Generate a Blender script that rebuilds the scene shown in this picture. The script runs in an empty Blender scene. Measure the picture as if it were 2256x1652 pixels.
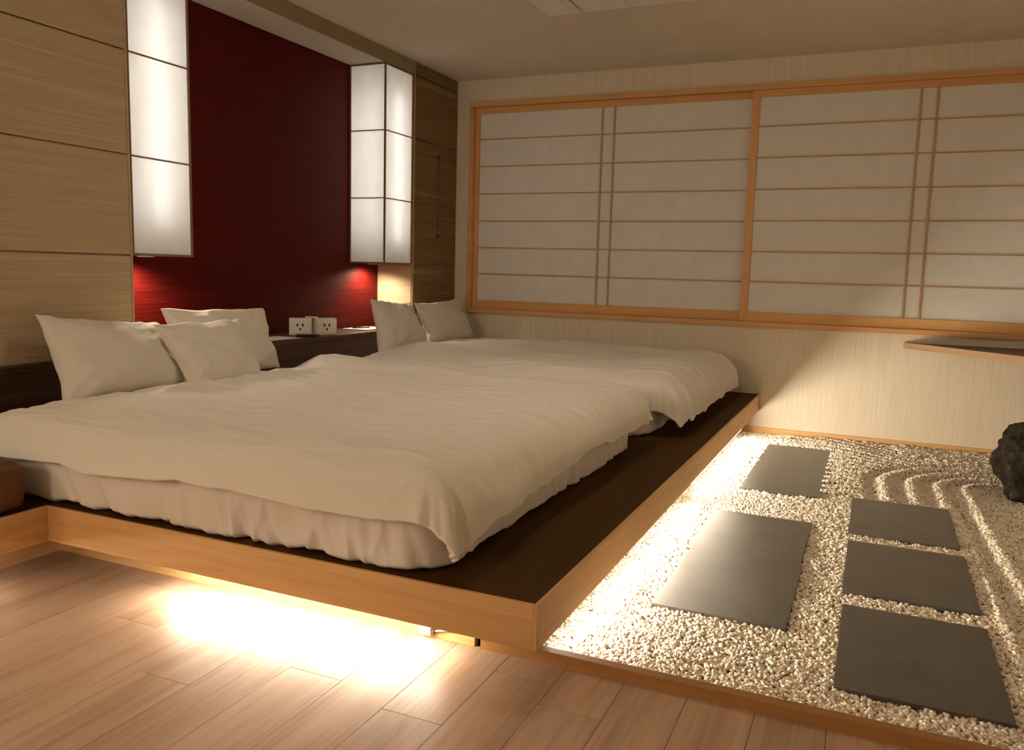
import bpy, bmesh, math, random
import numpy as np
from mathutils import Vector, Matrix, noise as mnoise

random.seed(7); np.random.seed(7)
S = bpy.context.scene
C = S.collection

# ------------------------------------------------------------------ camera, world, exposure
cam_d = bpy.data.cameras.new('camera'); cam = bpy.data.objects.new('camera', cam_d); C.objects.link(cam)
cam_d.sensor_width = 36.0; cam_d.sensor_fit = 'HORIZONTAL'; cam_d.lens = 1803.86 * 36.0 / 2256.0
cam_d.clip_start = 0.05
cR = Vector((0.91325192, 0.40649567, 0.02705921)); cU = Vector((-0.07595633, 0.10463875, 0.99160545)); cF = Vector((-0.40025188, 0.9076409, -0.12643746))
M = Matrix.Identity(4)
for i in range(3):
    M[i][0] = cR[i]; M[i][1] = cU[i]; M[i][2] = -cF[i]
M[0][3], M[1][3], M[2][3] = 3.2196741, -1.83118855, 1.05796724
cam.matrix_world = M
S.camera = cam
S.view_settings.view_transform = 'Standard'; S.view_settings.look = 'None'
S.view_settings.gamma = 1.0; S.view_settings.use_curve_mapping = False
S.view_settings.exposure = 0.0
S.cycles.max_bounces = 7; S.cycles.diffuse_bounces = 5; S.cycles.glossy_bounces = 2; S.cycles.transmission_bounces = 4
S.cycles.use_adaptive_sampling = True; S.cycles.adaptive_threshold = 0.015
S.cycles.use_light_tree = False
S.cycles.sample_clamp_indirect = 8.0
S.cycles.caustics_reflective = False; S.cycles.caustics_refractive = False
wd = bpy.data.worlds.new('night'); S.world = wd; wd.use_nodes = True
wd.node_tree.nodes['Background'].inputs[0].default_value = (0.02, 0.018, 0.02, 1); wd.node_tree.nodes['Background'].inputs[1].default_value = 0.2

LED_POWER = 210.0        # emission of the strip over the planks
LED_SIDE = 82.0         # emission of the strips along the gravel
LANTERN_POWER = 11.5     # emission of the tubes inside the paper lanterns
CEILING_FILL = 16.5     # added ceiling lamp above the frame, top fill for the duvets
SPOT_POWER = 20.0        # downlight in the bottom of each lantern
ROOM_FILL = 68.0        # added wall lamps out of view, front fill for the bed

# ------------------------------------------------------------------ dimensions (metres)
PX = 2.5                  # right edge of the bed platform
W = 4.2368                # window wall
H1, H0 = 0.224, 0.103     # platform top / bottom of its fascia
D = 0.312                 # depth of the red recess
ZS, ZC = 2.465, 2.5575    # soffit of the recess, ceiling
Z1, Z2, Z3 = 2.009, 1.5425, 1.081
YN0, YN1, YL0, YL1 = 1.003, 1.381, 3.168, 3.546
ZT, ZB = 2.382, 0.713     # window opening
XW, XWR = 0.134, 4.60
XL = 0.704
YK = 0.146
ZG = -0.045
XR = 4.68                 # right wall
YF = -3.7                 # wall behind the photographer
LEDGE = 0.61

# ------------------------------------------------------------------ material helpers
def newmat(name):
    m = bpy.data.materials.new(name); m.use_nodes = True
    nt = m.node_tree; b = nt.nodes['Principled BSDF']
    return m, nt, b
def nd(nt, t, **kw):
    n = nt.nodes.new(t)
    for k, v in kw.items(): setattr(n, k, v)
    return n
def srgb(r, g, b):
    f = lambda c: (c/255/12.92) if c/255 <= 0.04045 else ((c/255+0.055)/1.055)**2.4
    return (f(r), f(g), f(b), 1.0)
def coords(nt, scale=(1,1,1), rnd=True):
    tc = nd(nt, 'ShaderNodeTexCoord'); mp = nd(nt, 'ShaderNodeMapping')
    mp.inputs['Scale'].default_value = scale
    if rnd:
        oi = nd(nt, 'ShaderNodeObjectInfo'); mul = nd(nt, 'ShaderNodeMath', operation='MULTIPLY'); mul.inputs[1].default_value = 37.0
        nt.links.new(oi.outputs['Random'], mul.inputs[0])
        cb = nd(nt, 'ShaderNodeCombineXYZ')
        for i in range(3): nt.links.new(mul.outputs[0], cb.inputs[i])
        ad = nd(nt, 'ShaderNodeVectorMath', operation='ADD')
        nt.links.new(tc.outputs['Object'], ad.inputs[0]); nt.links.new(cb.outputs[0], ad.inputs[1])
        nt.links.new(ad.outputs[0], mp.inputs['Vector'])
    else:
        nt.links.new(tc.outputs['Object'], mp.inputs['Vector'])
    return mp.outputs[0]
def ramp(nt, fac, stops):
    r = nd(nt, 'ShaderNodeValToRGB'); e = r.color_ramp.elements
    while len(e) < len(stops): e.new(0.5)
    for i, (p, c) in enumerate(stops): e[i].position = p; e[i].color = c
    nt.links.new(fac, r.inputs[0]); return r.outputs[0]
def wood(name, stops, grain, fine, rough=0.45, bump=0.06, spec=0.3, detail=5, rnd=True, vary=0.0):
    """stops: colour ramp; grain: per-axis scale of the broad figure; fine: of the fine fibres"""
    m, nt, b = newmat(name)
    n1 = nd(nt, 'ShaderNodeTexNoise'); n1.inputs['Scale'].default_value = 1.0; n1.inputs['Detail'].default_value = detail; n1.inputs['Roughness'].default_value = 0.6; n1.inputs['Distortion'].default_value = 0.6
    n2 = nd(nt, 'ShaderNodeTexNoise'); n2.inputs['Scale'].default_value = 1.0; n2.inputs['Detail'].default_value = 3
    nt.links.new(coords(nt, grain, rnd), n1.inputs['Vector']); nt.links.new(coords(nt, fine, rnd), n2.inputs['Vector'])
    mx = nd(nt, 'ShaderNodeMath', operation='MULTIPLY_ADD'); mx.inputs[1].default_value = 0.32
    nt.links.new(n2.outputs[0], mx.inputs[0])
    sc = nd(nt, 'ShaderNodeMath', operation='MULTIPLY'); sc.inputs[1].default_value = 0.68
    nt.links.new(n1.outputs[0], sc.inputs[0]); nt.links.new(sc.outputs[0], mx.inputs[2])
    col = ramp(nt, mx.outputs[0], stops)
    if vary:
        oi = nd(nt, 'ShaderNodeObjectInfo'); mr = nd(nt, 'ShaderNodeMapRange'); mr.inputs[3].default_value = 1-vary; mr.inputs[4].default_value = 1+vary
        nt.links.new(oi.outputs['Random'], mr.inputs[0])
        hs = nd(nt, 'ShaderNodeHueSaturation'); nt.links.new(col, hs.inputs['Color']); nt.links.new(mr.outputs[0], hs.inputs['Value']); col = hs.outputs[0]
    nt.links.new(col, b.inputs['Base Color'])
    b.inputs['Roughness'].default_value = rough; b.inputs['Specular IOR Level'].default_value = spec
    return m
def plain(name, col, rough=0.5, spec=0.3, nscale=None, namp=0.08, bump=0.0, bscale=200, metallic=0):
    m, nt, b = newmat(name)
    b.inputs['Roughness'].default_value = rough; b.inputs['Specular IOR Level'].default_value = spec; b.inputs['Metallic'].default_value = metallic
    n = nd(nt, 'ShaderNodeTexNoise'); n.inputs['Scale'].default_value = 1; n.inputs['Detail'].default_value = 4
    nt.links.new(coords(nt, (nscale or 6,)*3 if not isinstance(nscale, tuple) else nscale), n.inputs['Vector'])
    lo = tuple(c*(1-namp) for c in col[:3])+(1,); hi = tuple(min(1, c*(1+namp)) for c in col[:3])+(1,)
    nt.links.new(ramp(nt, n.outputs[0], [(0.3, lo), (0.7, hi)]), b.inputs['Base Color'])
    if bump:
        n2 = nd(nt, 'ShaderNodeTexNoise'); n2.inputs['Scale'].default_value = 1; n2.inputs['Detail'].default_value = 3
        nt.links.new(coords(nt, (bscale,)*3 if not isinstance(bscale, tuple) else bscale), n2.inputs['Vector'])
        bp = nd(nt, 'ShaderNodeBump'); bp.inputs['Strength'].default_value = bump; bp.inputs['Distance'].default_value = 0.003
        nt.links.new(n2.outputs[0], bp.inputs['Height']); nt.links.new(bp.outputs[0], b.inputs['Normal'])
    return m
def emit(name, col, strength):
    m = bpy.data.materials.new(name); m.use_nodes = True; nt = m.node_tree; nt.nodes.clear()
    e = nd(nt, 'ShaderNodeEmission'); e.inputs[0].default_value = (*col, 1); e.inputs[1].default_value = strength
    o = nd(nt, 'ShaderNodeOutputMaterial'); nt.links.new(e.outputs[0], o.inputs[0]); return m

LEDC = (1.0, 0.87, 0.67)
M_ = {}
M_['plaster'] = plain('plaster', srgb(214, 204, 188), 0.9, 0.1, 3, 0.03, 0.15, 300)
M_['oak_floor'] = wood('oak_floor', [(0.25, srgb(150, 120, 96)), (0.5, srgb(184, 154, 130)), (0.75, srgb(206, 180, 156))], (9, 0.9, 4), (90, 3, 20), 0.42, 0.05, 0.35, vary=0.07)
M_['joint'] = plain('joint', srgb(84, 58, 38), 0.8, 0.1)
M_['oak_pale'] = wood('oak_pale', [(0.25, srgb(186, 142, 92)), (0.55, srgb(208, 166, 112)), (0.8, srgb(222, 184, 132))], (0.9, 0.9, 14), (4, 4, 120), 0.5, 0.05, 0.25)
M_['kerb_oak'] = wood('kerb_oak', [(0.25, srgb(140, 98, 54)), (0.55, srgb(162, 118, 70)), (0.8, srgb(176, 134, 84))], (0.9, 6, 14), (4, 40, 120), 0.5, 0.05, 0.25)
M_['deck'] = wood('deck', [(0.25, srgb(60, 38, 6)), (0.6, srgb(72, 48, 10)), (0.8, srgb(80, 54, 14))], (6, 0.8, 4), (60, 4, 30), 0.6, 0.05, 0.08)
M_['hinoki'] = wood('hinoki', [(0.25, srgb(196, 146, 92)), (0.55, srgb(212, 164, 108)), (0.8, srgb(222, 178, 124))], (0.8, 6, 7), (3, 60, 80), 0.5, 0.04, 0.25)
M_['hinoki_v'] = wood('hinoki_v', [(0.25, srgb(196, 146, 92)), (0.55, srgb(212, 164, 108)), (0.8, srgb(222, 178, 124))], (6, 6, 0.8), (60, 60, 3), 0.5, 0.04, 0.25)
M_['kumiko'] = wood('kumiko', [(0.25, srgb(176, 140, 100)), (0.6, srgb(190, 156, 116)), (0.8, srgb(200, 166, 128))], (3, 9, 9), (20, 60, 60), 0.55, 0.03, 0.2)
M_['zebra'] = wood('zebra', [(0.26, srgb(164, 144, 116)), (0.42, srgb(186, 166, 138)), (0.52, srgb(176, 155, 126)), (0.62, srgb(194, 174, 147)), (0.78, srgb(204, 186, 160))], (1, 0.32, 19), (2, 1.6, 120), 0.5, 0.05, 0.25, 6)
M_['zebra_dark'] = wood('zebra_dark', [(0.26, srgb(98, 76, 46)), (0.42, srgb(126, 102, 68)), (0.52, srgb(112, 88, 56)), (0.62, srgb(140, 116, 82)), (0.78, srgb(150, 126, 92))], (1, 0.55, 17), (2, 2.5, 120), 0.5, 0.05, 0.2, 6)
M_['walnut'] = wood('walnut', [(0.25, srgb(50, 32, 20)), (0.5, srgb(72, 48, 30)), (0.75, srgb(98, 68, 42))], (1, 0.8, 15), (2, 3, 110), 0.45, 0.05, 0.3)
M_['shelf_top'] = wood('shelf_top', [(0.25, srgb(66, 46, 32)), (0.6, srgb(86, 60, 42)), (0.8, srgb(104, 76, 54))], (2, 6, 6), (12, 50, 50), 0.4, 0.04, 0.35)
M_['shelf_edge'] = wood('shelf_edge', [(0.25, srgb(156, 122, 88)), (0.6, srgb(176, 142, 106)), (0.8, srgb(190, 156, 120))], (2, 2, 20), (10, 10, 120), 0.5, 0.03, 0.25)

# lower wall: vertical-fibre wallpaper
def fibre_wall():
    m, nt, b = newmat('fibre_wallpaper')
    n = nd(nt, 'ShaderNodeTexNoise'); n.inputs['Scale'].default_value = 1; n.inputs['Detail'].default_value = 5
    nt.links.new(coords(nt, (85, 85, 2.6), False), n.inputs['Vector'])
    nt.links.new(ramp(nt, n.outputs[0], [(0.3, srgb(212, 199, 178)), (0.5, srgb(218, 206, 186)), (0.72, srgb(223, 212, 193))]), b.inputs['Base Color'])
    bp = nd(nt, 'ShaderNodeBump'); bp.inputs['Strength'].default_value = 0.02; bp.inputs['Distance'].default_value = 0.001
    nt.links.new(n.outputs[0], bp.inputs['Height']); nt.links.new(bp.outputs[0], b.inputs['Normal'])
    b.inputs['Roughness'].default_value = 0.85; b.inputs['Specular IOR Level'].default_value = 0.15
    return m
M_['fibre'] = fibre_wall()
# red wall with fine horizontal ribs
def red_wall():
    m, nt, b = newmat('red_ribbed')
    n = nd(nt, 'ShaderNodeTexNoise'); n.inputs['Scale'].default_value = 1; n.inputs['Detail'].default_value = 3
    nt.links.new(coords(nt, (1, 2.5, 150), False), n.inputs['Vector'])
    nt.links.new(ramp(nt, n.outputs[0], [(0.3, srgb(66, 10, 7)), (0.7, srgb(90, 17, 13))]), b.inputs['Base Color'])
    bp = nd(nt, 'ShaderNodeBump'); bp.inputs['Strength'].default_value = 0.35; bp.inputs['Distance'].default_value = 0.003
    nt.links.new(n.outputs[0], bp.inputs['Height']); nt.links.new(bp.outputs[0], b.inputs['Normal'])
    b.inputs['Roughness'].default_value = 0.5; b.inputs['Specular IOR Level'].default_value = 0.09
    return m
M_['red'] = red_wall()
def cloth(name, col, bump=0.12):
    m, nt, b = newmat(name)
    b.inputs['Base Color'].default_value = col; b.inputs['Roughness'].default_value = 0.85; b.inputs['Specular IOR Level'].default_value = 0.15
    b.inputs['Sheen Weight'].default_value = 0.12; b.inputs['Sheen Roughness'].default_value = 0.5
    n = nd(nt, 'ShaderNodeTexNoise'); n.inputs['Scale'].default_value = 1; n.inputs['Detail'].default_value = 4; n.inputs['Distortion'].default_value = 0.8
    nt.links.new(coords(nt, (9, 22, 12)), n.inputs['Vector'])
    bp = nd(nt, 'ShaderNodeBump'); bp.inputs['Strength'].default_value = bump; bp.inputs['Distance'].default_value = 0.012
    nt.links.new(n.outputs[0], bp.inputs['Height']); nt.links.new(bp.outputs[0], b.inputs['Normal'])
    return m
M_['duvet'] = cloth('white_cotton', srgb(232, 226, 216), 0.14)
M_['sheet'] = cloth('fitted_sheet', srgb(226, 218, 210), 0.12)
M_['pillow'] = cloth('pillow_cotton', srgb(218, 212, 202), 0.12)
def paper(name, col, trans):
    m = bpy.data.materials.new(name); m.use_nodes = True; nt = m.node_tree; nt.nodes.clear()
    d = nd(nt, 'ShaderNodeBsdfDiffuse'); t = nd(nt, 'ShaderNodeBsdfTranslucent'); mx = nd(nt, 'ShaderNodeMixShader')
    n = nd(nt, 'ShaderNodeTexNoise'); n.inputs['Scale'].default_value = 1; n.inputs['Detail'].default_value = 6
    nt.links.new(coords(nt, (14, 14, 9)), n.inputs['Vector'])
    c = ramp(nt, n.outputs[0], [(0.3, tuple(x*0.94 for x in col[:3])+(1,)), (0.7, col)])
    nt.links.new(c, d.inputs[0]); nt.links.new(c, t.inputs[0])
    mx.inputs[0].default_value = trans
    nt.links.new(d.outputs[0], mx.inputs[1]); nt.links.new(t.outputs[0], mx.inputs[2])
    o = nd(nt, 'ShaderNodeOutputMaterial'); nt.links.new(mx.outputs[0], o.inputs[0]); return m
M_['lantern_paper'] = paper('lantern_paper', (0.88, 0.87, 0.855, 1), 0.55)
M_['shoji_paper'] = paper('shoji_paper', (0.84, 0.81, 0.765, 1), 0.12)
M_['beam'] = plain('beam_paint', srgb(150, 134, 108), 0.85, 0.1, 4, 0.03)
M_['lantern_frame'] = plain('lantern_frame', srgb(128, 104, 84), 0.5, 0.25)
M_['white_plastic'] = plain('white_plastic', srgb(226, 222, 214), 0.4, 0.4, 3, 0.02)
M_['black_plastic'] = plain('black_plastic', srgb(22, 20, 20), 0.35, 0.4)
M_['print_paper'] = plain('print_paper', srgb(226, 220, 208), 0.7, 0.2, 5, 0.03)
M_['brown_leather'] = plain('brown_leather', srgb(84, 50, 16), 0.45, 0.3, 8, 0.12, 0.15, 90)
M_['cord'] = plain('cord', srgb(70, 52, 34), 0.7, 0.2)
M_['led'] = emit('led_strip_light', LEDC, LED_POWER)
M_['led_side'] = emit('led_side_strip_light', LEDC, LED_SIDE)
M_['tube'] = emit('lantern_tube_light', (1.0, 0.95, 0.88), LANTERN_POWER)
M_['tube_dim'] = emit('downlight_glow', (1.0, 0.82, 0.6), 6.0)
# slate stepping slabs
def slate():
    m, nt, b = newmat('grey_granite_slab')
    v = nd(nt, 'ShaderNodeTexNoise'); v.inputs['Scale'].default_value = 1; v.inputs['Detail'].default_value = 4; v.inputs['Roughness'].default_value = 0.8
    nt.links.new(coords(nt, (160,)*3), v.inputs['Vector'])
    w = nd(nt, 'ShaderNodeTexNoise'); w.inputs['Scale'].default_value = 1; w.inputs['Detail'].default_value = 3
    nt.links.new(coords(nt, (7,)*3), w.inputs['Vector'])
    ad = nd(nt, 'ShaderNodeMath', operation='MULTIPLY_ADD'); ad.inputs[1].default_value = 0.3
    nt.links.new(w.outputs[0], ad.inputs[0]); nt.links.new(v.outputs[0], ad.inputs[2])
    nt.links.new(ramp(nt, ad.outputs[0], [(0.4, srgb(54, 50, 45)), (0.65, srgb(78, 73, 66)), (0.9, srgb(106, 100, 92))]), b.inputs['Base Color'])
    b.inputs['Roughness'].default_value = 0.38; b.inputs['Specular IOR Level'].default_value = 0.55
    bp = nd(nt, 'ShaderNodeBump'); bp.inputs['Strength'].default_value = 0.2; bp.inputs['Distance'].default_value = 0.002
    nt.links.new(v.outputs[0], bp.inputs['Height']); nt.links.new(bp.outputs[0], b.inputs['Normal'])
    return m
M_['slate'] = slate()
def rockmat():
    m, nt, b = newmat('dark_mossy_rock')
    v = nd(nt, 'ShaderNodeTexNoise'); v.inputs['Scale'].default_value = 1; v.inputs['Detail'].default_value = 8; v.inputs['Roughness'].default_value = 0.75
    nt.links.new(coords(nt, (24,)*3), v.inputs['Vector'])
    nt.links.new(ramp(nt, v.outputs[0], [(0.36, srgb(18, 12, 6)), (0.54, srgb(38, 28, 14)), (0.63, srgb(60, 54, 34)), (0.76, srgb(140, 128, 104))]), b.inputs['Base Color'])
    b.inputs['Roughness'].default_value = 0.75; b.inputs['Specular IOR Level'].default_value = 0.2
    bp = nd(nt, 'ShaderNodeBump'); bp.inputs['Strength'].default_value = 1.0; bp.inputs['Distance'].default_value = 0.015
    nt.links.new(v.outputs[0], bp.inputs['Height']); nt.links.new(bp.outputs[0], b.inputs['Normal'])
    return m
M_['rock'] = rockmat()
def pebblemat():
    m, nt, b = newmat('white_pebble')
    oi = nd(nt, 'ShaderNodeObjectInfo')
    nt.links.new(ramp(nt, oi.outputs['Random'], [(0.0, srgb(186, 168, 144)), (0.3, srgb(228, 215, 196)), (1.0, srgb(246, 239, 226))]), b.inputs['Base Color'])
    b.inputs['Roughness'].default_value = 0.38; b.inputs['Specular IOR Level'].default_value = 0.5
    return m
M_['pebble'] = pebblemat()
M_['gravel_base'] = plain('gravel_base', srgb(122, 98, 70), 0.8, 0.2, 80, 0.25, 0.8, 120)

# ------------------------------------------------------------------ object helpers
def link(o, parent=None):
    C.objects.link(o)
    if parent is not None: o.parent = parent
    return o
def thing(name, label, cat, loc=(0,0,0), rz=0.0, group=None):
    o = bpy.data.objects.new(name, None); o.empty_display_size = 0.1; C.objects.link(o)
    o.location = loc; o.rotation_euler = (0, 0, rz)
    return tag(o, label, cat, group)
def tag(o, label, cat, group=None):
    o['label'] = label; o['category'] = cat
    if group: o['group'] = group
    return o
def struct(o): o['kind'] = 'structure'; return o
def mesh_obj(name, verts, faces, mat, parent=None, smooth=False, loc=None):
    me = bpy.data.meshes.new(name); me.from_pydata([tuple(map(float, v)) for v in verts], [], faces); me.validate(); me.update()
    o = bpy.data.objects.new(name, me)
    me.materials.append(M_[mat] if isinstance(mat, str) else mat)
    if smooth: me.polygons.foreach_set('use_smooth', [True]*len(me.polygons))
    if loc is not None: o.location = loc
    return link(o, parent)
def bm_obj(name, bm, mat, parent=None, smooth=False, loc=None):
    bmesh.ops.recalc_face_normals(bm, faces=bm.faces)
    me = bpy.data.meshes.new(name); bm.to_mesh(me); bm.free()
    for m in (mat if isinstance(mat, (list, tuple)) else [mat]): me.materials.append(M_[m] if isinstance(m, str) else m)
    if smooth: me.polygons.foreach_set('use_smooth', [True]*len(me.polygons))
    o = bpy.data.objects.new(name, me)
    if loc is not None: o.location = loc
    return link(o, parent)
def add_box(bm, x0, x1, y0, y1, z0, z1, bev=0.0):
    r = bmesh.ops.create_cube(bm, size=1.0)
    for v in r['verts']:
        v.co = Vector(((x0+x1)/2 + v.co.x*(x1-x0), (y0+y1)/2 + v.co.y*(y1-y0), (z0+z1)/2 + v.co.z*(z1-z0)))
    if bev > 0:
        es = list({e for v in r['verts'] for e in v.link_edges})
        bmesh.ops.bevel(bm, geom=es, offset=bev, segments=2, affect='EDGES', profile=0.6)
def box(name, x0, x1, y0, y1, z0, z1, mat, parent=None, bev=0.0, loc=None):
    bm = bmesh.new(); add_box(bm, x0, x1, y0, y1, z0, z1, bev); return bm_obj(name, bm, mat, parent, loc=loc)
def sheet(name, axis, at, a0, a1, z0, z1, mat, parent):
    """a sheet of paper standing in the x or the y plane"""
    P = [(at, a0, z0), (at, a1, z0), (at, a1, z1), (at, a0, z1)] if axis == 'x' else [(a0, at, z0), (a1, at, z0), (a1, at, z1), (a0, at, z1)]
    return mesh_obj(name, P, [(0, 1, 2, 3)], mat, parent)
def prism(name, poly, z0, z1, mat, parent=None, bev=0.0):
    bm = bmesh.new()
    lo = [bm.verts.new((x, y, z0)) for x, y in poly]; hi = [bm.verts.new((x, y, z1)) for x, y in poly]
    bm.faces.new(lo[::-1]); bm.faces.new(hi)
    for i in range(len(poly)):
        j = (i+1) % len(poly); bm.faces.new((lo[i], lo[j], hi[j], hi[i]))
    if bev: bmesh.ops.bevel(bm, geom=bm.edges[:], offset=bev, segments=2, affect='EDGES')
    return bm_obj(name, bm, mat, parent)
def tube(name, pts, r, mat, parent=None, seg=8):
    bm = bmesh.new(); rings = []
    for i, p in enumerate(pts):
        p = Vector(p); a = Vector(pts[max(0, i-1)]); b = Vector(pts[min(len(pts)-1, i+1)]); t = (b-a).normalized()
        n = t.orthogonal().normalized() if i == 0 else (rings[-1][1] - t*rings[-1][1].dot(t)).normalized()
        bn = t.cross(n)
        rings.append(([bm.verts.new(p + (n*math.cos(2*math.pi*k/seg) + bn*math.sin(2*math.pi*k/seg))*r) for k in range(seg)], n))
    for i in range(len(rings)-1):
        for k in range(seg):
            bm.faces.new((rings[i][0][k], rings[i][0][(k+1) % seg], rings[i+1][0][(k+1) % seg], rings[i+1][0][k]))
    bm.faces.new(rings[0][0][::-1]); bm.faces.new(rings[-1][0])
    return bm_obj(name, bm, mat, parent, smooth=True)

# smooth lattice noise in 2-D, vectorised
def vnoise(x, y, seed=0):
    rs = np.random.RandomState(seed); T = rs.rand(64, 64)*2-1
    xi = np.floor(x).astype(int); yi = np.floor(y).astype(int); fx = x-xi; fy = y-yi
    fx = fx*fx*fx*(fx*(fx*6-15)+10); fy = fy*fy*fy*(fy*(fy*6-15)+10)
    g = lambda i, j: T[i % 64, j % 64]
    return (g(xi, yi)*(1-fx)+g(xi+1, yi)*fx)*(1-fy)+(g(xi, yi+1)*(1-fx)+g(xi+1, yi+1)*fx)*fy
def fbm(x, y, seed=0, o=3):
    s = 0; a = 1.0
    for k in range(o): s = s + a*vnoise(x*2**k, y*2**k, seed+k); a *= 0.5
    return s
def grid_faces(nu, nv, closed_u=False):
    F = []
    for i in range(nu if closed_u else nu-1):
        for j in range(nv-1):
            a = i*nv+j; b = ((i+1) % nu)*nv+j; F.append((a, b, b+1, a+1))
    return F

# ================================================================== THE ROOM
# ---- floor: base and single planks
bm = bmesh.new(); add_box(bm, -0.4, XR+0.1, YF-0.1, YK+0.02, -0.12, -0.006); add_box(bm, -0.4, 2.2, YK+0.02, W+0.1, -0.12, -0.02)
floor = struct(bm_obj('floor', bm, 'joint'))
PWID = 0.1645; X0P = 2.53 - 18*PWID
ends = {0: -0.058, -1: 0.047, -2: -0.247, -3: -0.62, -4: -0.18, -5: -0.70, -6: -0.373, -7: -0.78, -8: -0.165, 1: 0.40, 2: -0.30, 3: -0.62, 4: -0.1, 5: -0.45}
PLEN = 0.91
plank_cache = {}
def plank(xa, ya, yb):
    L = round(yb-ya, 3)
    if L not in plank_cache:
        b2 = bmesh.new(); add_box(b2, 0.0006, PWID-0.0006, 0.0008, L-0.0008, -0.012, 0.0, 0.0007)
        o = bm_obj('plank', b2, 'oak_floor', floor); plank_cache[L] = o.data
    else:
        o = link(bpy.data.objects.new('plank', plank_cache[L]), floor)
    o.location = (xa, ya, 0.0)
ncol = int((XR - (X0P))/PWID)
for i in range(ncol+1):
    xa = X0P + i*PWID
    if xa < -0.05 or xa > XR-0.05: continue
    k = i-18
    e = ends.get(k, random.uniform(-0.9, 0.0))
    y = e
    while y > YF: y -= PLEN
    yend = YK + 0.012
    while y < yend:
        a = max(y, YF); b_ = min(y+PLEN, yend)
        if b_-a > 0.01: plank(xa, a, b_)
        y += PLEN
# ---- ceiling
ceil = struct(box('ceiling', -0.45, XR+0.1, YF-0.1, W+0.15, ZC, ZC+0.1, 'plaster'))
# ---- left wall: backing, recess, panels
bm = bmesh.new()
add_box(bm, -0.45, -0.02, YF-0.1, YN0, -0.1, ZC)
add_box(bm, -0.45, -0.02, YL1+0.02, W+0.12, -0.1, ZC)
add_box(bm, -0.45, -D, YN0, YL1+0.02, -0.1, ZC)
add_box(bm, -D, -0.012, YN0, YL1, ZS, ZC)       # beam over the recess
wall_left = struct(bm_obj('wall_left', bm, 'plaster'))
box('red_panel', -D, -D+0.008, YN0+0.001, YL1-0.001, LEDGE-0.05, ZS-0.001, 'red', wall_left)
rows = [(LEDGE+0.004, Z3), (Z3, Z2), (Z2, Z1), (Z1, ZS)]
G = 0.0035
def panel(y0, y1, z0, z1, m='zebra'):
    box('wall_panel', -0.02, 0.0, y0, y1, z0+G, z1-G, m, wall_left, 0.0015)
for (z0, z1) in rows + [(ZS, ZC)]:
    for (a, b_) in [(YF, -1.7), (-1.694, YN0-0.012)]:
        panel(a, b_, z0, z1 if z1 < ZC else ZC+0.002)
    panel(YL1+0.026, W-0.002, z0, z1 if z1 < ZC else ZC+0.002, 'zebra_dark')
box('beam_board', -0.0118, 0.0, YN0+0.001, YL1+0.024, ZS-0.0005, ZC-0.0005, 'beam', wall_left)
box('edge_trim', -0.02, 0.003, YN0-0.011, YN0-0.001, LEDGE, ZC-0.001, 'zebra', wall_left, 0.001)
box('edge_trim', -0.006, 0.004, YL1+0.004, YL1+0.022, LEDGE, ZS, 'shelf_edge', wall_left, 0.001)
box('reveal_panel', -D+0.009, -0.008, YL1-0.001, YL1+0.019, LEDGE, ZS-0.001, 'zebra', wall_left)
# ---- window wall
bm = bmesh.new()
add_box(bm, -0.45, XR+0.1, W, W+0.12, -0.2, ZB)
add_box(bm, -0.45, XR+0.1, W, W+0.12, ZT, ZC)
add_box(bm, -0.45, XW, W, W+0.12, ZB, ZT)
add_box(bm, XWR, XR+0.1, W, W+0.12, ZB, ZT)
add_box(bm, -0.45, XR+0.1, W+0.121, W+0.16, ZB-0.1, ZT+0.1)
struct(bm_obj('wall_back', bm, 'fibre'))
struct(box('wall_right', XR, XR+0.1, YF-0.1, W+0.12, -0.2, ZC, 'plaster'))
struct(box('wall_front', -0.45, XR+0.1, YF-0.1, YF, -0.2, ZC, 'plaster'))
struct(box('baseboard_back', PX-0.35, XR, W-0.014, W-0.0005, -0.1, -0.014, 'oak_pale', None, 0.002))

# ---- window with two sliding paper screens
bm = bmesh.new()
add_box(bm, XW-0.012, XWR+0.012, W-0.022, W+0.118, ZT-0.036, ZT+0.002, 0.002)     # head
add_box(bm, XW-0.012, XWR+0.012, W-0.026, W+0.118, ZB-0.004, ZB+0.030, 0.002)     # sill
add_box(bm, XW-0.012, XW+0.022, W-0.022, W+0.118, ZB+0.0305, ZT-0.0365, 0.002)
add_box(bm, XWR-0.022, XWR+0.012, W-0.022, W+0.118, ZB+0.0305, ZT-0.0365, 0.002)
win = struct(bm_obj('window_1', bm, 'hinoki'))
def shoji(x0, x1, y, dbl, zs, stile_l, stile_r):
    zt, zb = ZT-0.037, ZB+0.031
    b2 = bmesh.new()
    add_box(b2, x0+stile_l, x1-stile_r, y-0.012, y+0.012, zb, zb+0.068, 0.0015)
    add_box(b2, x0+stile_l, x1-stile_r, y-0.012, y+0.012, zt-0.046, zt, 0.0015)
    p = bm_obj('shoji_panel', b2, 'hinoki', win)
    for a, c in ((x0, x0+stile_l), (x1-stile_r, x1)):
        box('stile', a, c, y-0.0125, y+0.0125, zb, zt, 'hinoki_v', p, 0.0015)
    for z in zs: box('horizontal_bar', x0+stile_l, x1-stile_r, y-0.006, y+0.003, z-0.0045, z+0.0045, 'kumiko', p)
    for x in dbl: box('vertical_bar', x-0.006, x+0.006, y-0.0095, y+0.003, zb+0.068, zt-0.046, 'kumiko', p)
    sheet('paper_sheet', 'y', y+0.0035, x0+stile_l-0.002, x1-stile_r+0.002, zb+0.06, zt-0.04, 'shoji_paper', p)
zl = [1.026, 1.238, 1.452, 1.669, 1.886, 2.100]
shoji(XW+0.023, 2.372, W+0.036, (1.221, 1.316), zl, 0.034, 0.034)
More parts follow.
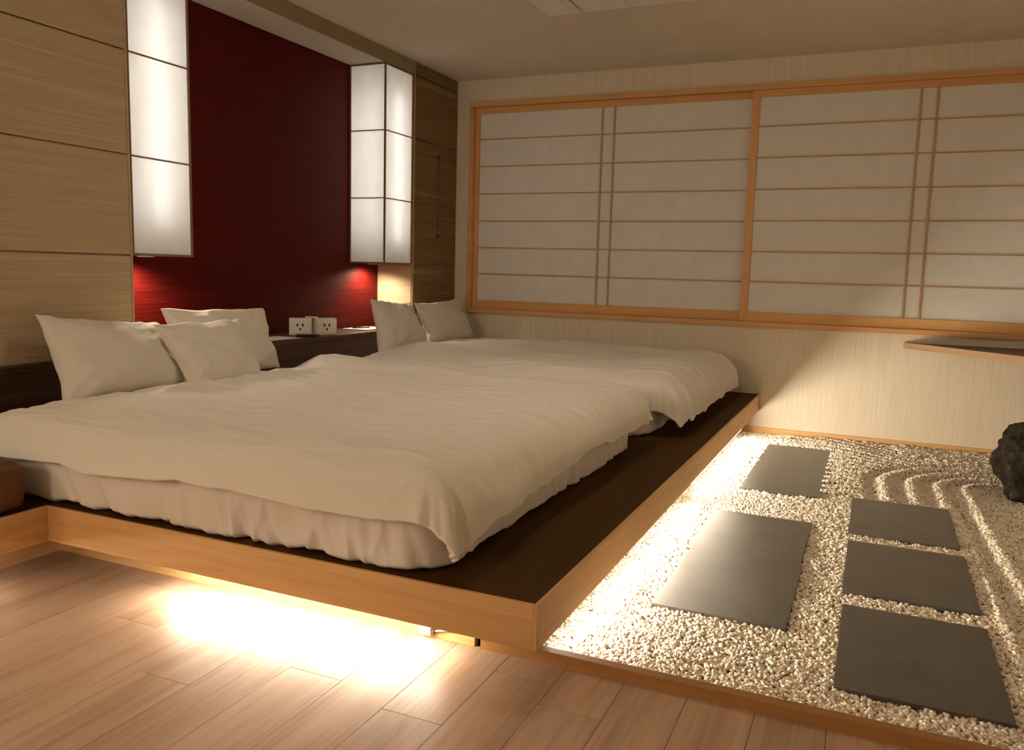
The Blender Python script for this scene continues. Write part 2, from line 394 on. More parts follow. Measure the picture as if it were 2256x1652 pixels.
shoji(2.322, XWR-0.023, W+0.004, (3.381, 3.480), [z+0.002 for z in zl], 0.052, 0.052)

# ================================================================== BED PLATFORM
pf = thing('bed_platform', 'low floating timber bed platform with dark top and pale oak edge', 'platform', (0, 0, 0))
YPL = -1.7    # left strip of the platform runs on towards the photographer
deck_poly = [(0.0, W-0.002), (0.0, YPL), (XL-0.012, YPL), (XL-0.012, 0.012), (PX-0.012, 0.012), (PX-0.012, W-0.002)]
prism('deck', deck_poly, H1-0.03, H1, 'deck', pf)
prism('carcass', [(0.02, W-0.004), (0.02, YPL+0.02), (XL-0.05, YPL+0.02), (XL-0.05, 0.05), (PX-0.05, 0.05), (PX-0.05, W-0.004)], H0+0.012, H1-0.031, 'joint', pf)
FT = 0.0115
box('fascia', XL-FT, PX-FT, 0.0, FT, H0, H1+0.0006, 'oak_pale', pf, 0.0015)
box('fascia', PX-FT, PX, 0.0, W-0.002, H0, H1+0.0006, 'oak_pale', pf, 0.0015)
box('fascia', XL-FT, XL, YPL, -0.0005, H0, H1+0.0006, 'oak_pale', pf, 0.0015)
XQ = XL - YK
box('plinth', XQ, 2.255, YK, YK+0.02, 0.0005, H0+0.012, 'oak_pale', pf)
box('plinth', XQ-0.02, XQ, YPL+0.02, YK+0.02, 0.0005, H0+0.012, 'oak_pale', pf)
box('plinth', 2.27, 2.29, YK+0.06, W-0.004, -0.12, H0+0.012, 'oak_pale', pf)
# kerb
kb = box('garden_kerb', 2.272, XR-0.002, YK, YK+0.034, -0.1, 0.034, 'kerb_oak', None, 0.003)
tag(kb, 'low oak kerb board holding back the gravel along the plank floor', 'kerb')
# under-platform light strips
def led(x0, x1, y0, y1, label, mat='led'):
    t = thing('led_strip', label, 'light strip', ((x0+x1)/2, (y0+y1)/2, H0), group='light strips under the bed platform')
    hx, hy = (x1-x0)/2, (y1-y0)/2
    box('channel', -hx, hx, -hy, hy, -0.004, 0.0115, 'white_plastic', t)
    box('diffuser', -hx+0.002, hx-0.002, -hy+0.002, hy-0.002, -0.009, -0.0045, mat, t)
led(1.22, 2.20, 0.026, 0.040, 'glowing light strip under the front edge of the platform above the planks')
def led_side(x0, y0, y1, label):
    t = thing('led_strip', label, 'light strip', (x0, (y0+y1)/2, H0), group='light strips under the bed platform')
    h = (y1-y0)/2
    box('channel', -0.008, 0.0, -h, h, -0.096, 0.0115, 'white_plastic', t)
    box('diffuser', 0.0005, 0.006, -h+0.002, h-0.002, -0.093, -0.035, 'led_side', t)
led_side(2.418, 0.32, 2.06, 'nearer glowing light strip low under the right edge of the platform beside the gravel')
led_side(2.424, 2.24, 3.92, 'farther glowing light strip under the right edge of the platform by the window wall')
led(XL-0.05, XL-0.036, -1.6, -0.31, 'light strip under the left arm of the platform beside the planks')
pl = thing('cable_connector', 'white plug connector with thin wire hanging under the platform front', 'connector', (2.115, YK-0.02, 0.03))
box('body', -0.024, 0.012, -0.012, 0.012, -0.012, 0.014, 'white_plastic', pl, 0.003)
box('socket_end', 0.012, 0.022, -0.007, 0.007, -0.008, 0.006, 'cord', pl, 0.001)
tube('wire', [(0.02, 0, 0), (0.05, 0.004, 0.006), (0.09, 0.006, 0.012), (0.13, 0.01, 0.016), (0.16, 0.012, 0.03), (0.17, 0.012, 0.074)], 0.0022, 'white_plastic', pl)

# ================================================================== BEDS
def mattress(x0, x1, y0, y1, z0, z1, rc, seed, label):
    # rounded-rectangle perimeter, folds in the skirt
    P = []; N = []
    def seg(a, b, n):
        for k in range(n):
            t = k/n; P.append((a[0]+(b[0]-a[0])*t, a[1]+(b[1]-a[1])*t)); d = (b[0]-a[0], b[1]-a[1]); l = math.hypot(*d); N.append((d[1]/l, -d[0]/l))
    def arc(cx, cy, a0, n):
        for k in range(n):
            a = a0+math.pi/2*k/n; P.append((cx+rc*math.cos(a), cy+rc*math.sin(a))); N.append((math.cos(a), math.sin(a)))
    ns = 330
    seg((x0+rc, y0), (x1-rc, y0), ns); arc(x1-rc, y0+rc, -math.pi/2, 18)
    seg((x1, y0+rc), (x1, y1-rc), ns); arc(x1-rc, y1-rc, 0, 18)
    seg((x1-rc, y1), (x0+rc, y1), 60); arc(x0+rc, y1-rc, math.pi/2, 10)
    seg((x0, y1-rc), (x0, y0+rc), 60); arc(x0+rc, y0+rc, math.pi, 10)
    P = np.array(P); N = np.array(N); s = np.concatenate([[0], np.cumsum(np.linalg.norm(np.diff(P, axis=0), axis=1))])
    prof = [(0.0, -0.05), (0.0, -0.012), (0.012, 0.002), (0.04, 0.004), (0.08, 0.005), (0.12, 0.004), (0.16, 0.001), (0.19, -0.006), (0.21, -0.02), (z1-z0, -0.05)]
    zz = np.interp(np.linspace(0, len(prof)-1, 28), range(len(prof)), [p[0] for p in prof]); oo = np.interp(np.linspace(0, len(prof)-1, 28), range(len(prof)), [p[1] for p in prof])
    V = np.zeros((len(P), 28, 3))
    env = np.clip(0.35+0.9*vnoise(s*1.3, s*0+3.3, seed+5), 0.06, 1.0)
    for j in range(28):
        h = zz[j]/(z1-z0)
        f = vnoise(s*15+h*1.6*np.sin(s*3), s*0+0.5*h, seed)+0.5*vnoise(s*31+h*2.0, s*0+h*0.8, seed+1)
        f = 1.4*(1-np.abs(f)*1.6)
        amp = 0.017*env*(1.0-0.3*h)*(0.25 if j < 2 else 1)
        o = oo[j]+f*amp
        V[:, j, 0] = P[:, 0]+N[:, 0]*o; V[:, j, 1] = P[:, 1]+N[:, 1]*o
        hem = 0.006*(vnoise(s*9, s*0+7, seed+3)+1)+0.003*vnoise(s*40, s*0, seed+4)
        V[:, j, 2] = z0+0.001+zz[j]+hem*max(0.0, 1-h*5)
    n = len(P); F = grid_faces(n, 28, True)
    F.append(tuple(i*28 for i in range(n))[::-1]); F.append(tuple(i*28+27 for i in range(n)))
    o = mesh_obj('mattress', V.reshape(-1, 3), F, 'sheet', None, True)
    return tag(o, label, 'mattress')
mattress(0.20, 2.185, 0.036, 1.97, H1, 0.445, 0.13, 11, 'thick mattress in a gathered white fitted sheet on the nearer half of the platform')
mattress(0.20, 2.19, 2.20, 4.08, H1, 0.455, 0.13, 31, 'mattress in a white fitted sheet under the farther duvet beside the window wall')

def duvet(name, label, rect, over, R, z0, seed, hump, corner, flare, extra=None, tip=0.0):
    """rect: flat zone x0,x1,y0,y1; over: cloth running past the foot, the near side, the far side and the head"""
    x0, x1, y0, y1 = rect; of, on_, oy, oh = over
    a = np.concatenate([np.linspace(x0-oh, x0+0.06, 16), np.linspace(x0+0.06, x1-0.15, 85)[1:], np.linspace(x1-0.15, x1+of, 64)[1:]])
    b = np.concatenate([np.linspace(y0-on_, y0+0.12, 44), np.linspace(y0+0.12, y1-0.1, 90)[1:], np.linspace(y1-0.1, y1+oy, 36)[1:]])
    A, B = np.meshgrid(a, b, indexing='ij')
    dx = np.maximum(0, A-x1)*(1+tip*np.exp(-((B-(y0-0.12))/0.22)**2))-np.maximum(0, x0-A); dy = np.maximum(0, B-y1)-np.maximum(0, y0-B)
    ax, ay = np.abs(dx), np.abs(dy)
    Lg = np.hypot(dx, dy); nx = dx/np.maximum(Lg, 1e-9); ny = dy/np.maximum(Lg, 1e-9)
    cness = np.clip(np.minimum(ax, ay)/np.maximum(np.maximum(ax, ay), 1e-6), 0, 1)
    Lc = Lg*(1+corner*cness)*(1+0.09*vnoise(A*2.6, B*2.6, seed+9)+0.02*vnoise(A*7, B*7, seed+10))
    lim = R*1.6                                        # corners stay blunt
    Lc = np.where(Lc > lim, lim+0.12*(1-np.exp(-(Lc-lim)/0.12)), Lc)
    th = np.minimum(Lc/R, math.pi/2*0.97); rest = np.maximum(0, Lc-R*math.pi/2*0.97)
    fl = 0.08+flare*cness
    hor = R*np.sin(th)+rest*fl; drop = R*(1-np.cos(th))+rest*np.sqrt(np.maximum(0, 1-fl**2))
    # pleats fanning out at the corners, soft waves along the hem
    ang = np.arctan2(ay, ax+1e-9)
    pleat = np.sin(ang*8+seed)*np.sqrt(cness)*np.clip((Lc-0.05)/0.15, 0, 1)*0.014
    along = A*np.abs(ny)+B*np.abs(nx)
    wave = (vnoise(along*5.0, along*0+2, seed+4)*0.011+vnoise(along*15.0, along*0+5, seed+5)*0.004)*np.clip((Lc-0.05)/0.15, 0, 1)
    hor = hor+pleat+wave
    X = np.clip(A, x0, x1)+nx*hor; Y = np.clip(B, y0, y1)+ny*hor
    ein = np.maximum(np.minimum(np.minimum(np.minimum(x1-A, A-x0), B-y0), y1-B), 0)
    loft = hump*np.exp(-((ein-0.10)/0.14)**2)
    Z = z0-drop+loft*np.clip(1-Lc/0.12, 0, 1)+0.013*fbm(A*2.1, B*1.7, seed+1, 2)
    # long shallow folds and a few sharper creases
    c1 = vnoise(A*2.2+B*3.0, B*7.5-A*1.4, seed+2); c2 = vnoise(A*3.5+B*2.0, B*14-A*3.0, seed+3); c3 = vnoise(A*6+B*9, B*4-A*6, seed+6)
    Z = Z+0.010*(1-np.abs(c1))**2+0.0075*(1-np.abs(c2))**4+0.005*(1-np.abs(c3))**4*np.clip(Lc*8+0.35, 0, 1)
    if extra is not None: Z = Z+extra(A, B, Lc)
    V = np.stack([X, Y, Z], -1).reshape(-1, 3)
    F = grid_faces(len(a), len(b))
    o = mesh_obj(name, V, F, 'duvet', None, True)
    if o.data.polygons[len(F)//2].normal.z < 0: o.data.flip_normals()
    so = o.modifiers.new('thickness', 'SOLIDIFY'); so.thickness = 0.020; so.offset = -1
    sb = o.modifiers.new('smooth', 'SUBSURF'); sb.levels = 1; sb.render_levels = 1
    return tag(o, label, 'duvet')
def ex1(A, B, L):
    return 0.042*np.exp(-((B-1.93)/0.17)**2)*np.exp(-((A-0.45)/0.26)**2)+0.012*np.exp(-((B-1.92)/0.17)**2)*np.exp(-((A-0.80)/0.5)**2)+0.016*np.clip((B-0.4)/1.4, 0, 1)
def ex2(A, B, L):
    return 0.018*np.exp(-((B-2.75)/0.3)**2)*np.exp(-((A-0.45)/0.4)**2)
duvet('duvet', 'white duvet rumpled over the nearer bed, its corner hanging at the front', (0.40, 2.13, 0.10, 2.00), (0.215, 0.180, 0.20, 0.13), 0.125, 0.485, 21, 0.022, -0.06, 0.45, ex1, 0.42)
duvet('duvet', 'white duvet over the farther bed against the window wall', (0.42, 2.19, 2.43, 3.98), (0.33, 0.25, 0.17, 0.13), 0.18, 0.512, 41, 0.020, -0.10, 0.2, ex2)

def pillow(corners, T, seed, label, pinch=0.075):
    TL, TR, BR, BL = [np.array(c, float) for c in corners]
    n = 44; u = np.sin(np.linspace(-math.pi/2, math.pi/2, n)); U, Vv = np.meshgrid(u, u, indexing='ij')
    U2 = U*(1-pinch*(1-Vv**2)); V2 = Vv*(1-pinch*1.2*(1-U**2))
    U2 = U2+0.025*vnoise(Vv*2.4+5, U*0+1, seed)*np.abs(U); V2 = V2+(0.035*vnoise(U*2.6+5, Vv*0+4, seed+1)+0.015*vnoise(U*7+5, Vv*0+4, seed+6))*np.abs(Vv)
    s = (U2+1)/2; t = (V2+1)/2
    base = ((1-s)*(1-t))[..., None]*BL+(s*(1-t))[..., None]*BR+((1-s)*t)[..., None]*TL+(s*t)[..., None]*TR
    nrm = np.cross(TR-BL, TL-BR); nrm = nrm/np.linalg.norm(nrm)
    if nrm[0] < 0: nrm = -nrm
    prof = ((1-U**2)*(1-Vv**2)); prof = np.maximum(prof, 0)**0.42
    sag = 1+0.22*(-Vv)
    wr = 0.008*fbm(U*2.2+3, Vv*2.2, seed+2, 3)+0.012*(1-np.abs(vnoise((U+Vv)*4, (U-Vv)*1.3, seed+3)))**2*np.clip(np.hypot(U, Vv)-0.45, 0, 1)+0.012*(1-np.abs(vnoise((U-Vv)*4, (U+Vv)*1.3, seed+4)))**2*np.clip(np.hypot(U, Vv)-0.45, 0, 1)
    rim = np.clip(prof*3, 0, 1)
    f = base+nrm*((T*prof*sag+wr*rim)[..., None]); b2 = base-nrm*((0.62*T*prof*sag+0.5*wr*rim)[..., None])
    Va = np.concatenate([f.reshape(-1, 3), b2.reshape(-1, 3)])
    F = grid_faces(n, n); m = n*n
    F2 = [tuple(m+i for i in q[::-1]) for q in F]
    rimi = [i*n for i in range(n)]+[(n-1)*n+j for j in range(1, n)]+[i*n+n-1 for i in range(n-2, -1, -1)]+[j for j in range(n-2, 0, -1)]
    ctr = Va.mean(0)
    o = mesh_obj('pillow', Va-ctr, F+F2, 'pillow', None, True, loc=tuple(ctr))
    bm = bmesh.new(); bm.from_mesh(o.data); bmesh.ops.remove_doubles(bm, verts=bm.verts, dist=0.0005); bmesh.ops.recalc_face_normals(bm, faces=bm.faces); bm.to_mesh(o.data); bm.free()
    sb = o.modifiers.new('smooth', 'SUBSURF'); sb.levels = 1; sb.render_levels = 1
    return tag(o, label, 'pillow', 'white bed pillows')
pillow([(.10, .424, .83), (.10, 1.054, .763), (.33, .984, .478), (.36, .339, .485)], 0.095, 3, 'large white pillow leaning on the wood panel at the left of the nearer bed')
pillow([(.07, 1.088, .838), (.07, 1.816, .81), (.20, 1.796, .484), (.20, 1.068, .47)], 0.06, 13, 'white pillow at the back, next to the outlet box ledge, partly hidden by another')
pillow([(.22, .905, .771), (.22, 1.482, .777), (.46, 1.342, .482), (.46, .909, .480)], 0.075, 23, 'white pillow in front, overlapping the two others on the nearer bed')
pillow([(.12, 2.814, .848), (.10, 3.365, .802), (.30, 3.272, .508), (.32, 2.62, .48)], 0.075, 33, 'white pillow on the farther bed beside the ledge and red wall')
pillow([(.16, 3.31, .802), (.09, 4.085, .825), (.26, 4.10, .504), (.30, 3.29, .504)], 0.07, 43, 'white pillow on the farther bed in the corner by the window')

# ================================================================== HEADBOARD LEDGE AND WHAT STANDS ON IT
hb = thing('headboard_ledge', 'dark walnut headboard with a ledge below the red recess', 'headboard', (0, 0, 0))
box('front_board', 0.001, 0.022, YF+0.002, W-0.03, H1+0.001, LEDGE-0.026, 'walnut', hb)
box('ledge_top', -D+0.009, 0.026, YN0+0.002, YL1-0.002, LEDGE-0.025, LEDGE, 'shelf_top', hb, 0.0015)
box('cap_rail', 0.001, 0.026, YF+0.002, YN0, LEDGE-0.025, LEDGE, 'walnut', hb, 0.0015)
box('cap_rail', 0.001, 0.026, YL1, W-0.03, LEDGE-0.025, LEDGE, 'walnut', hb, 0.0015)

ob = thing('outlet_box', 'white angled box with two power outlets on the dark ledge', 'outlet box', (-0.12, 2.50, LEDGE))
def outlet(parent, cx, cy, rz):
    body = box('housing', -0.07, 0.07, -0.03, 0.03, 0.0005, 0.108, 'white_plastic', parent, 0.004)
    body.location = (cx, cy, 0); body.rotation_euler = (0, 0, rz)
    box('face_plate', -0.058, 0.058, -0.0335, -0.0302, 0.012, 0.096, 'white_plastic', body, 0.0012)
    for dx in (-0.017, 0.017): box('slot', dx-0.005, dx+0.005, -0.0345, -0.0332, 0.056, 0.074, 'black_plastic', body)
    box('slot', -0.006, 0.006, -0.0345, -0.0332, 0.032, 0.044, 'black_plastic', body)
outlet(ob, -0.045, -0.055, math.radians(32)); outlet(ob, 0.062, 0.055, math.radians(60))
box('switch_cap', -0.04, 0.03, -0.02, 0.03, 0.1085, 0.117, 'white_plastic', ob, 0.003)
ph = box('remote_control', -0.028, 0.028, -0.07, 0.07, 0.0, 0.014, 'black_plastic', None, 0.003, loc=(-0.045, 2.36, LEDGE+0.0003)); ph.rotation_euler = (0, 0, math.radians(-60))
tag(ph, 'small black remote lying in front of the white outlet box', 'remote')
pp = box('paper_sheet', -0.09, 0.09, -0.13, 0.13, 0.0, 0.002, 'print_paper', None, loc=(-0.10, 2.12, LEDGE+0.0003)); tag(pp, 'sheet of white paper on the ledge left of the outlet box', 'paper')
pp2 = box('paper_pad', -0.10, 0.10, -0.15, 0.15, 0.0, 0.006, 'print_paper', None, loc=(-0.15, 3.16, LEDGE+0.0003)); tag(pp2, 'brightly lit white paper pad on the ledge under the farther lantern', 'paper')
pn = tube('pen', [(-0.07, 0, 0), (-0.02, 0, 0), (0.05, 0, 0), (0.07, 0, 0)], 0.0045, 'black_plastic'); pn.location = (-0.17, 3.13, LEDGE+0.0112); pn.rotation_euler = (0, 0, math.radians(66)); tag(pn, 'dark pen lying on the white paper pad', 'pen')

# ================================================================== PAPER LANTERNS
def lantern(y0, y1, label, sides):
    w = y1-y0; t = thing('wall_lantern', label, 'lantern', (0, y0, Z3), group='paper wall lanterns beside the red recess')
    h = ZS-Z3-0.002; d = D-0.012; B = 0.011
    zs = [0.0, Z2-Z3, Z1-Z3, h]
    posts = [(-B, 0), (-d, -d+B)]
    for (xa, xb) in posts:
        for (ya, yb) in ((0, B), (w-B, w)): box('post', xa, xb, ya, yb, 0, h, 'lantern_frame', t)
    for z in zs:
        za, zb = (z, z+B) if z == 0 else ((z-B, z) if z == h else (z-0.0035, z+0.0035))
        box('cross_bar', -B+0.001, -0.001, B, w-B, za, zb, 'lantern_frame', t)
        box('cross_bar', -d+B, -B, 0.001, B-0.001, za, zb, 'lantern_frame', t)
        box('cross_bar', -d+B, -B, w-B+0.001, w-0.001, za, zb, 'lantern_frame', t)
    for k in range(3):
        za, zb = zs[k]+0.002, zs[k+1]-0.002
        sheet('paper_pane', 'x', -0.007, B-0.001, w-B+0.001, za, zb, 'lantern_paper', t)
        sheet('paper_pane', 'y', 0.006, -d+B-0.001, -B+0.001, za, zb, 'lantern_paper', t)
        sheet('paper_pane', 'y', w-0.006, -d+B-0.001, -B+0.001, za, zb, 'lantern_paper', t)
    box('bottom_board', -d+B, -B, B, w-B, 0.001, 0.009, 'lantern_frame', t)
    box('top_board', -d+B, -B, B, w-B, h-0.012, h-0.004, 'white_plastic', t)
    box('back_board', -d, -d+0.004, B, w-B, 0.01, h-0.012, 'white_plastic', t)
    cx, cy = -d*0.40, w*0.5
    tube('fluorescent_tube', [(cx, cy, 0.16), (cx, cy, 1.22)], 0.016, 'tube', t, 8)
    box('lamp_holder', cx-0.02, cx+0.02, cy-0.02, cy+0.02, 0.10, 0.155, 'white_plastic', t)
    tube('lamp_stem', [(cx, cy, 0.0095), (cx, cy, 0.05), (cx, cy, 0.10)], 0.006, 'white_plastic', t)
    # downlight let into the bottom
    return t
def downlight(parent_loc, label, power, rad, angle, blend, aim=(0, 0, -1), col=(1, 0.80, 0.58)):
    t = thing('downlight', label, 'downlight', parent_loc)
    bm = bmesh.new(); n = 24
    rr = [(0.040, 0.0), (0.040, -0.004), (0.030, -0.004), (0.026, -0.001)]
    rings = [[bm.verts.new((r*math.cos(2*math.pi*k/n), r*math.sin(2*math.pi*k/n), z)) for k in range(n)] for r, z in rr]
    for i in range(3):
        for k in range(n): bm.faces.new((rings[i][k], rings[i][(k+1) % n], rings[i+1][(k+1) % n], rings[i+1][k]))
    bm_obj('trim_ring', bm, 'white_plastic', t)
    bm = bmesh.new(); bmesh.ops.create_circle(bm, cap_ends=True, segments=24, radius=0.026); bm_obj('lens', bm, 'tube_dim', t, loc=(0, 0, -0.0012))
    ld = bpy.data.lights.new('lamp', 'SPOT'); ld.energy = power; ld.spot_size = math.radians(angle); ld.spot_blend = blend; ld.shadow_soft_size = rad; ld.color = col
    lo = bpy.data.objects.new('lamp', ld); C.objects.link(lo); lo.parent = t; lo.location = (0, 0, -0.03)
    lo.rotation_euler = Vector(aim).to_track_quat('-Z', 'Y').to_euler()
    return t
lantern(YN0+0.001, YN1, 'tall glowing paper lantern at the left end of the red recess', 1)
lantern(YL0, YL1-0.003, 'glowing paper lantern at the far end of the recess near the window', 1)
downlight((-0.16, YN0+0.22, Z3-0.0005), 'small downlight under the nearer paper lantern', SPOT_POWER, 0.02, 165, 0.7, (-0.1, -0.05, -1))
downlight((-0.20, YL1-0.23, Z3-0.0005), 'small downlight under the farther paper lantern', SPOT_POWER, 0.02, 165, 0.7, (-0.1, 0.0, -1))

# pull cord on the far panel
pc = thing('pull_cord', 'thin dark pull cord with a knob hanging on the far wood panel', 'cord', (0.012, 3.915, 1.30))
tube('string', [(0, 0, 0.03), (0, 0, 0.3), (0, 0, 0.62)], 0.002, 'cord', pc)
bm = bmesh.new(); bmesh.ops.create_uvsphere(bm, u_segments=14, v_segments=10, radius=0.014); bm_obj('knob', bm, 'cord', pc, True, (0, 0.006, 0.012))
box('wall_hook', -0.0115, 0.004, -0.006, 0.006, 0.61, 0.63, 'cord', pc)

# ================================================================== CEILING UNIT
ac = thing('ceiling_air_unit', 'white air conditioning cassette on the ceiling at the top edge', 'air conditioner', (1.35, 1.95, ZC))
box('frame_panel', 0.0, 0.20, 0.0, 0.845, -0.030, -0.0005, 'white_plastic', ac, 0.006)
box('frame_panel', 0.215, 0.86, 0.0, 0.86, -0.024, -0.0005, 'white_plastic', ac, 0.006)
for k in range(4): box('louver_slat', 0.26+k*0.13, 0.36+k*0.13, 0.05, 0.78, -0.030, -0.0245, 'white_plastic', ac, 0.002)
box('louver_slat', 0.03, 0.17, 0.08, 0.76, -0.036, -0.0305, 'white_plastic', ac, 0.002)

# ================================================================== BOLSTER AT THE LEFT
def rounded_box(name, sx, sy, sz, r, mat, parent=None, seg=6):
    bm = bmesh.new(); add_box(bm, -sx/2, sx/2, -sy/2, sy/2, 0, sz); bmesh.ops.bevel(bm, geom=bm.edges[:], offset=r, segments=seg, affect='EDGES', profile=0.5)
    return bm_obj(name, bm, mat, parent, True)
bo = thing('floor_cushion', 'brown leather block cushion on the platform at the left edge', 'cushion', (0.38, -0.20, H1+0.0008))
rounded_box('cover', 0.63, 0.30, 0.172, 0.045, 'brown_leather', bo)
tube('seam', [(-0.26, -0.1512, 0.086), (0.0, -0.1512, 0.086), (0.26, -0.1512, 0.086)], 0.0025, 'brown_leather', bo)

# ================================================================== GARDEN: slabs, rock, gravel, corner shelf
slabs = [
 ('grey stone slab in the gravel beside the platform, farthest by the window wall', 2.63, 3.028, 3.1584, 3.788),
 ('grey stone slab beside the platform, second from the window wall', 2.63, 3.032, 2.527, 3.158),
 ('grey stone slab in the left row, third from the window wall', 2.588, 3.026, 1.4264, 2.043),
 ('grey stone slab in the left row nearest to the kerb', 2.602, 3.034, 0.797, 1.426),
 ('dark grey stone slab in the right row, farthest, just left of the rock', 3.181, 3.617, 1.972, 2.610),
 ('dark grey stone slab in the middle of the right row', 3.184, 3.622, 1.228, 1.858),
 ('dark grey stone slab in the right row nearest to the kerb', 3.190, 3.624, 0.468, 1.100)]
for lab, xa, xb, ya, yb in slabs:
    o = box('stepping_stone', -(xb-xa)/2, (xb-xa)/2, -(yb-ya)/2, (yb-ya)/2, -0.05, 0.0, 'slate', None, 0.0009, loc=((xa+xb)/2, (ya+yb)/2, ZG))
    tag(o, lab, 'paving slab', 'stepping stones in the gravel')
# rock
bm = bmesh.new(); bmesh.ops.create_icosphere(bm, subdivisions=6, radius=1.0)
for v in bm.verts:
    p = v.co.copy(); q = p*1.3+Vector((3.1, 7.7, 1.9))
    n1 = mnoise.noise(q); n2 = mnoise.noise(q*2.3); n3 = mnoise.noise(q*6); n4 = abs(mnoise.noise(q*3.7)); n5 = mnoise.noise(q*15); n6 = abs(mnoise.noise(q*28))
    k = 1+0.10*n1+0.09*n2+0.05*n3-0.09*n4+0.024*n5-0.02*n6
    sq = (abs(p.x)**3+abs(p.y)**3+abs(p.z)**3)**(-1/3)          # a blocky boulder
    k *= 0.55+0.45*sq
    v.co = Vector((p.x*0.355*k, p.y*0.36*k, 0.17+p.z*0.30*k))
rk = bm_obj('garden_rock', bm, 'rock', None, True, (4.215, 3.17, ZG-0.02)); tag(rk, 'dark rough upright rock standing in the raked gravel at the right', 'rock')
# corner shelf
cs = thing('corner_shelf', 'dark wooden corner shelf below the window with a pale diagonal front edge', 'shelf', (3.41, W-0.002, 0.652))
tri = [(0, 0), (XR-0.002-3.41, 0), (XR-0.002-3.41, -1.36)]
prism('shelf_board', tri, -0.012, 0.0, 'shelf_top', cs)
dv = Vector((XR-0.002-3.41, -1.36)); dl = dv.length
eb = box('front_edge', 0.0, dl, -0.010, 0.0, -0.038, 0.0005, 'shelf_edge', cs, 0.001); eb.rotation_euler = (0, 0, math.atan2(dv.y, dv.x))
prism('lower_board', [(0.03, 0), (XR-0.002-3.41, 0), (XR-0.002-3.41, -1.33)], -0.037, -0.0125, 'shelf_edge', cs)

# gravel: raked bed with instanced pebbles
RX, RY = 4.0, 3.08
def rake_h(x, y):
    seg_y = np.minimum(y, RY)                      # rings around the rock run on as lines towards the kerb
    dyy = np.where(y > RY, y-RY, 0.0)
    cx = RX+0.10*np.clip((RY-y)/2.5, 0, 1)
    r = np.hypot(x-cx, dyy*1.15)
    yy = 3.15+(y-3.15)*(1+1.3*np.maximum(0, x-2.75)**2)
    ring = np.cos(2*np.pi*r/0.135); lin = np.cos(2*np.pi*yy/0.125)
    wr = np.clip((0.83-r)/0.08, 0, 1)*np.clip((y-0.5)/0.6, 0, 1)
    wl = np.clip((y-2.3)/0.3, 0, 1)*np.clip((x-2.55)/0.15, 0, 1)*(1-wr)
    clear = np.clip((r-0.22)/0.05, 0, 1)*np.where((x < 3.66) & (y < 2.66), 0.0, 1.0)
    return 0.015*(ring*wr+lin*wl*1.3)*clear
gx = np.arange(2.295, XR-0.003, 0.0155); gy = np.arange(YK+0.036, W-0.016, 0.0155)
GX, GY = np.meshgrid(gx, gy, indexing='ij')
GZ = ZG-0.018+rake_h(GX, GY)+0.003*fbm(GX*6, GY*6, 3, 2)
vv = np.stack([GX, GY, GZ], -1).reshape(-1, 3); ff = []
ny_ = len(gy)
for (i_, j_) in ((i, j) for i in range(len(gx)-1) for j in range(ny_-1)):
    cx, cy = gx[i_]+0.008, gy[j_]+0.008
    if any(xa+0.010 < cx < xb-0.010 and ya+0.010 < cy < yb-0.010 for _, xa, xb, ya, yb in slabs): continue
    if (2.64 < cx < 3.02 and 2.53 < cy < 3.78) or (2.61 < cx < 3.02 and 0.81 < cy < 2.03): continue
    if math.hypot((cx-4.215)/0.24, (cy-3.17)/0.24) < 1: continue
    a = i_*ny_+j_; ff.append((a, a+ny_, a+ny_+1, a+1))
gr = mesh_obj('gravel', vv, ff, 'gravel_base', None, True)
gr['kind'] = 'stuff'; tag(gr, 'white pebble gravel raked into curved furrows around the rock', 'gravel')
ng = bpy.data.node_groups.new('pebbles', 'GeometryNodeTree')
ng.interface.new_socket('Geometry', in_out='INPUT', socket_type='NodeSocketGeometry'); ng.interface.new_socket('Geometry', in_out='OUTPUT', socket_type='NodeSocketGeometry')
N = ng.nodes; Lk = ng.links
gi = N.new('NodeGroupInput'); go = N.new('NodeGroupOutput')
ds = N.new('GeometryNodeDistributePointsOnFaces'); ds.distribute_method = 'RANDOM'; ds.inputs['Density'].default_value = 12500; ds.inputs['Seed'].default_value = 4
ico = N.new('GeometryNodeMeshIcoSphere'); ico.inputs['Radius'].default_value = 0.0076; ico.inputs['Subdivisions'].default_value = 2
sm = N.new('GeometryNodeSetMaterial'); sm.inputs['Material'].default_value = M_['pebble']
ins = N.new('GeometryNodeInstanceOnPoints')
rs = N.new('FunctionNodeRandomValue'); rs.data_type = 'FLOAT_VECTOR'; rs.inputs[0].default_value = (0.7, 0.55, 0.45); rs.inputs[1].default_value = (1.4, 1.1, 0.9)
rr = N.new('FunctionNodeRandomValue'); rr.data_type = 'FLOAT_VECTOR'; rr.inputs[0].default_value = (-1.0, -1.0, 0); rr.inputs[1].default_value = (1.0, 1.0, 6.28)
ro = N.new('FunctionNodeRandomValue'); ro.data_type = 'FLOAT_VECTOR'; ro.inputs[0].default_value = (0, 0, -0.002); ro.inputs[1].default_value = (0, 0, 0.008); ro.inputs['Seed'].default_value = 9
sp = N.new('GeometryNodeSetPosition'); jn = N.new('GeometryNodeJoinGeometry')
Lk.new(gi.outputs[0], ds.inputs['Mesh']); Lk.new(ds.outputs['Points'], sp.inputs['Geometry']); Lk.new(ro.outputs[0], sp.inputs['Offset'])
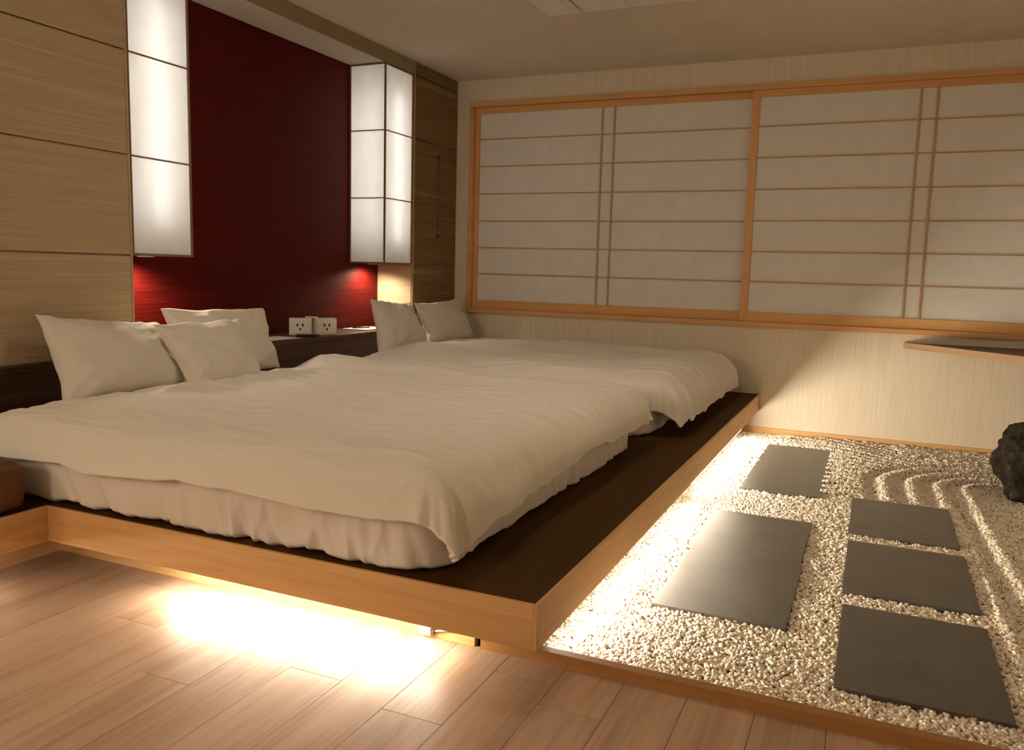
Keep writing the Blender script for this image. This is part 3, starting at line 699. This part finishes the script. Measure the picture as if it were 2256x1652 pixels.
# rough the pebble outline a little
nz = N.new('ShaderNodeTexNoise'); nz.inputs['Scale'].default_value = 140.0
sub = N.new('ShaderNodeVectorMath'); sub.operation = 'SUBTRACT'; sub.inputs[1].default_value = (0.5, 0.5, 0.5)
scl = N.new('ShaderNodeVectorMath'); scl.operation = 'SCALE'; scl.inputs['Scale'].default_value = 0.007
sp2 = N.new('GeometryNodeSetPosition')
Lk.new(nz.outputs['Color'], sub.inputs[0]); Lk.new(sub.outputs[0], scl.inputs[0]); Lk.new(ico.outputs['Mesh'], sp2.inputs['Geometry']); Lk.new(scl.outputs[0], sp2.inputs['Offset'])
Lk.new(sp2.outputs[0], sm.inputs['Geometry']); Lk.new(sm.outputs[0], ins.inputs['Instance']); Lk.new(sp.outputs[0], ins.inputs['Points'])
Lk.new(rs.outputs[0], ins.inputs['Scale']); Lk.new(rr.outputs[0], ins.inputs['Rotation'])
Lk.new(gi.outputs[0], jn.inputs[0]); Lk.new(ins.outputs[0], jn.inputs[0]); Lk.new(jn.outputs[0], go.inputs[0])
md = gr.modifiers.new('pebbles', 'NODES'); md.node_group = ng

# ================================================================== ADDED FILL LAMPS, ALL OUT OF VIEW
M_['opal'] = emit('fill_lamp_glow', (1.0, 0.84, 0.63), ROOM_FILL)
for loc, rz, lab in (((0.9, YF+0.001, 1.35), 0.0, 'added opal fill lamp on the rear wall, out of view'), ((0.001, -2.5, 1.35), -math.pi/2, 'added opal fill lamp on the panelled wall behind the photographer')):
    t = thing('fill_wall_lamp', lab, 'lamp', loc, rz, group='added opal fill lamps out of view')  # unseen lamps, added to brighten the near side of the bed
    box('back_plate', -0.10, 0.10, 0.0, 0.012, 0.0, 0.50, 'walnut', t, 0.002)
    rb = rounded_box('fill_shade', 0.18, 0.09, 0.44, 0.03, 'opal', t, 1); rb.location = (0, 0.058, 0.03)
M_['fill_ceiling'] = emit('fill_ceiling_glow', (1.0, 0.85, 0.64), CEILING_FILL)
t = thing('fill_ceiling_lamp', 'added round opal ceiling fill lamp above the nearer bed, out of view', 'lamp', (1.9, 1.4, ZC-0.0005))  # unseen lamp, added to lift the tops of the duvets
def disc(name, prof, mat, parent, n=24):
    bm = bmesh.new(); rings = [[bm.verts.new((r*math.cos(2*math.pi*k/n), r*math.sin(2*math.pi*k/n), z)) for k in range(n)] for r, z in prof]
    for i in range(len(prof)-1):
        for k in range(n): bm.faces.new((rings[i][k], rings[i][(k+1) % n], rings[i+1][(k+1) % n], rings[i+1][k]))
    bm.faces.new(rings[0]); bm.faces.new(rings[-1]); return bm_obj(name, bm, mat, parent, False)
disc('rim', [(0.27, 0.0), (0.275, -0.03), (0.262, -0.034), (0.258, -0.02)], 'white_plastic', t)
disc('fill_shade', [(0.257, -0.022), (0.22, -0.058), (0.05, -0.075)], 'fill_ceiling', t)
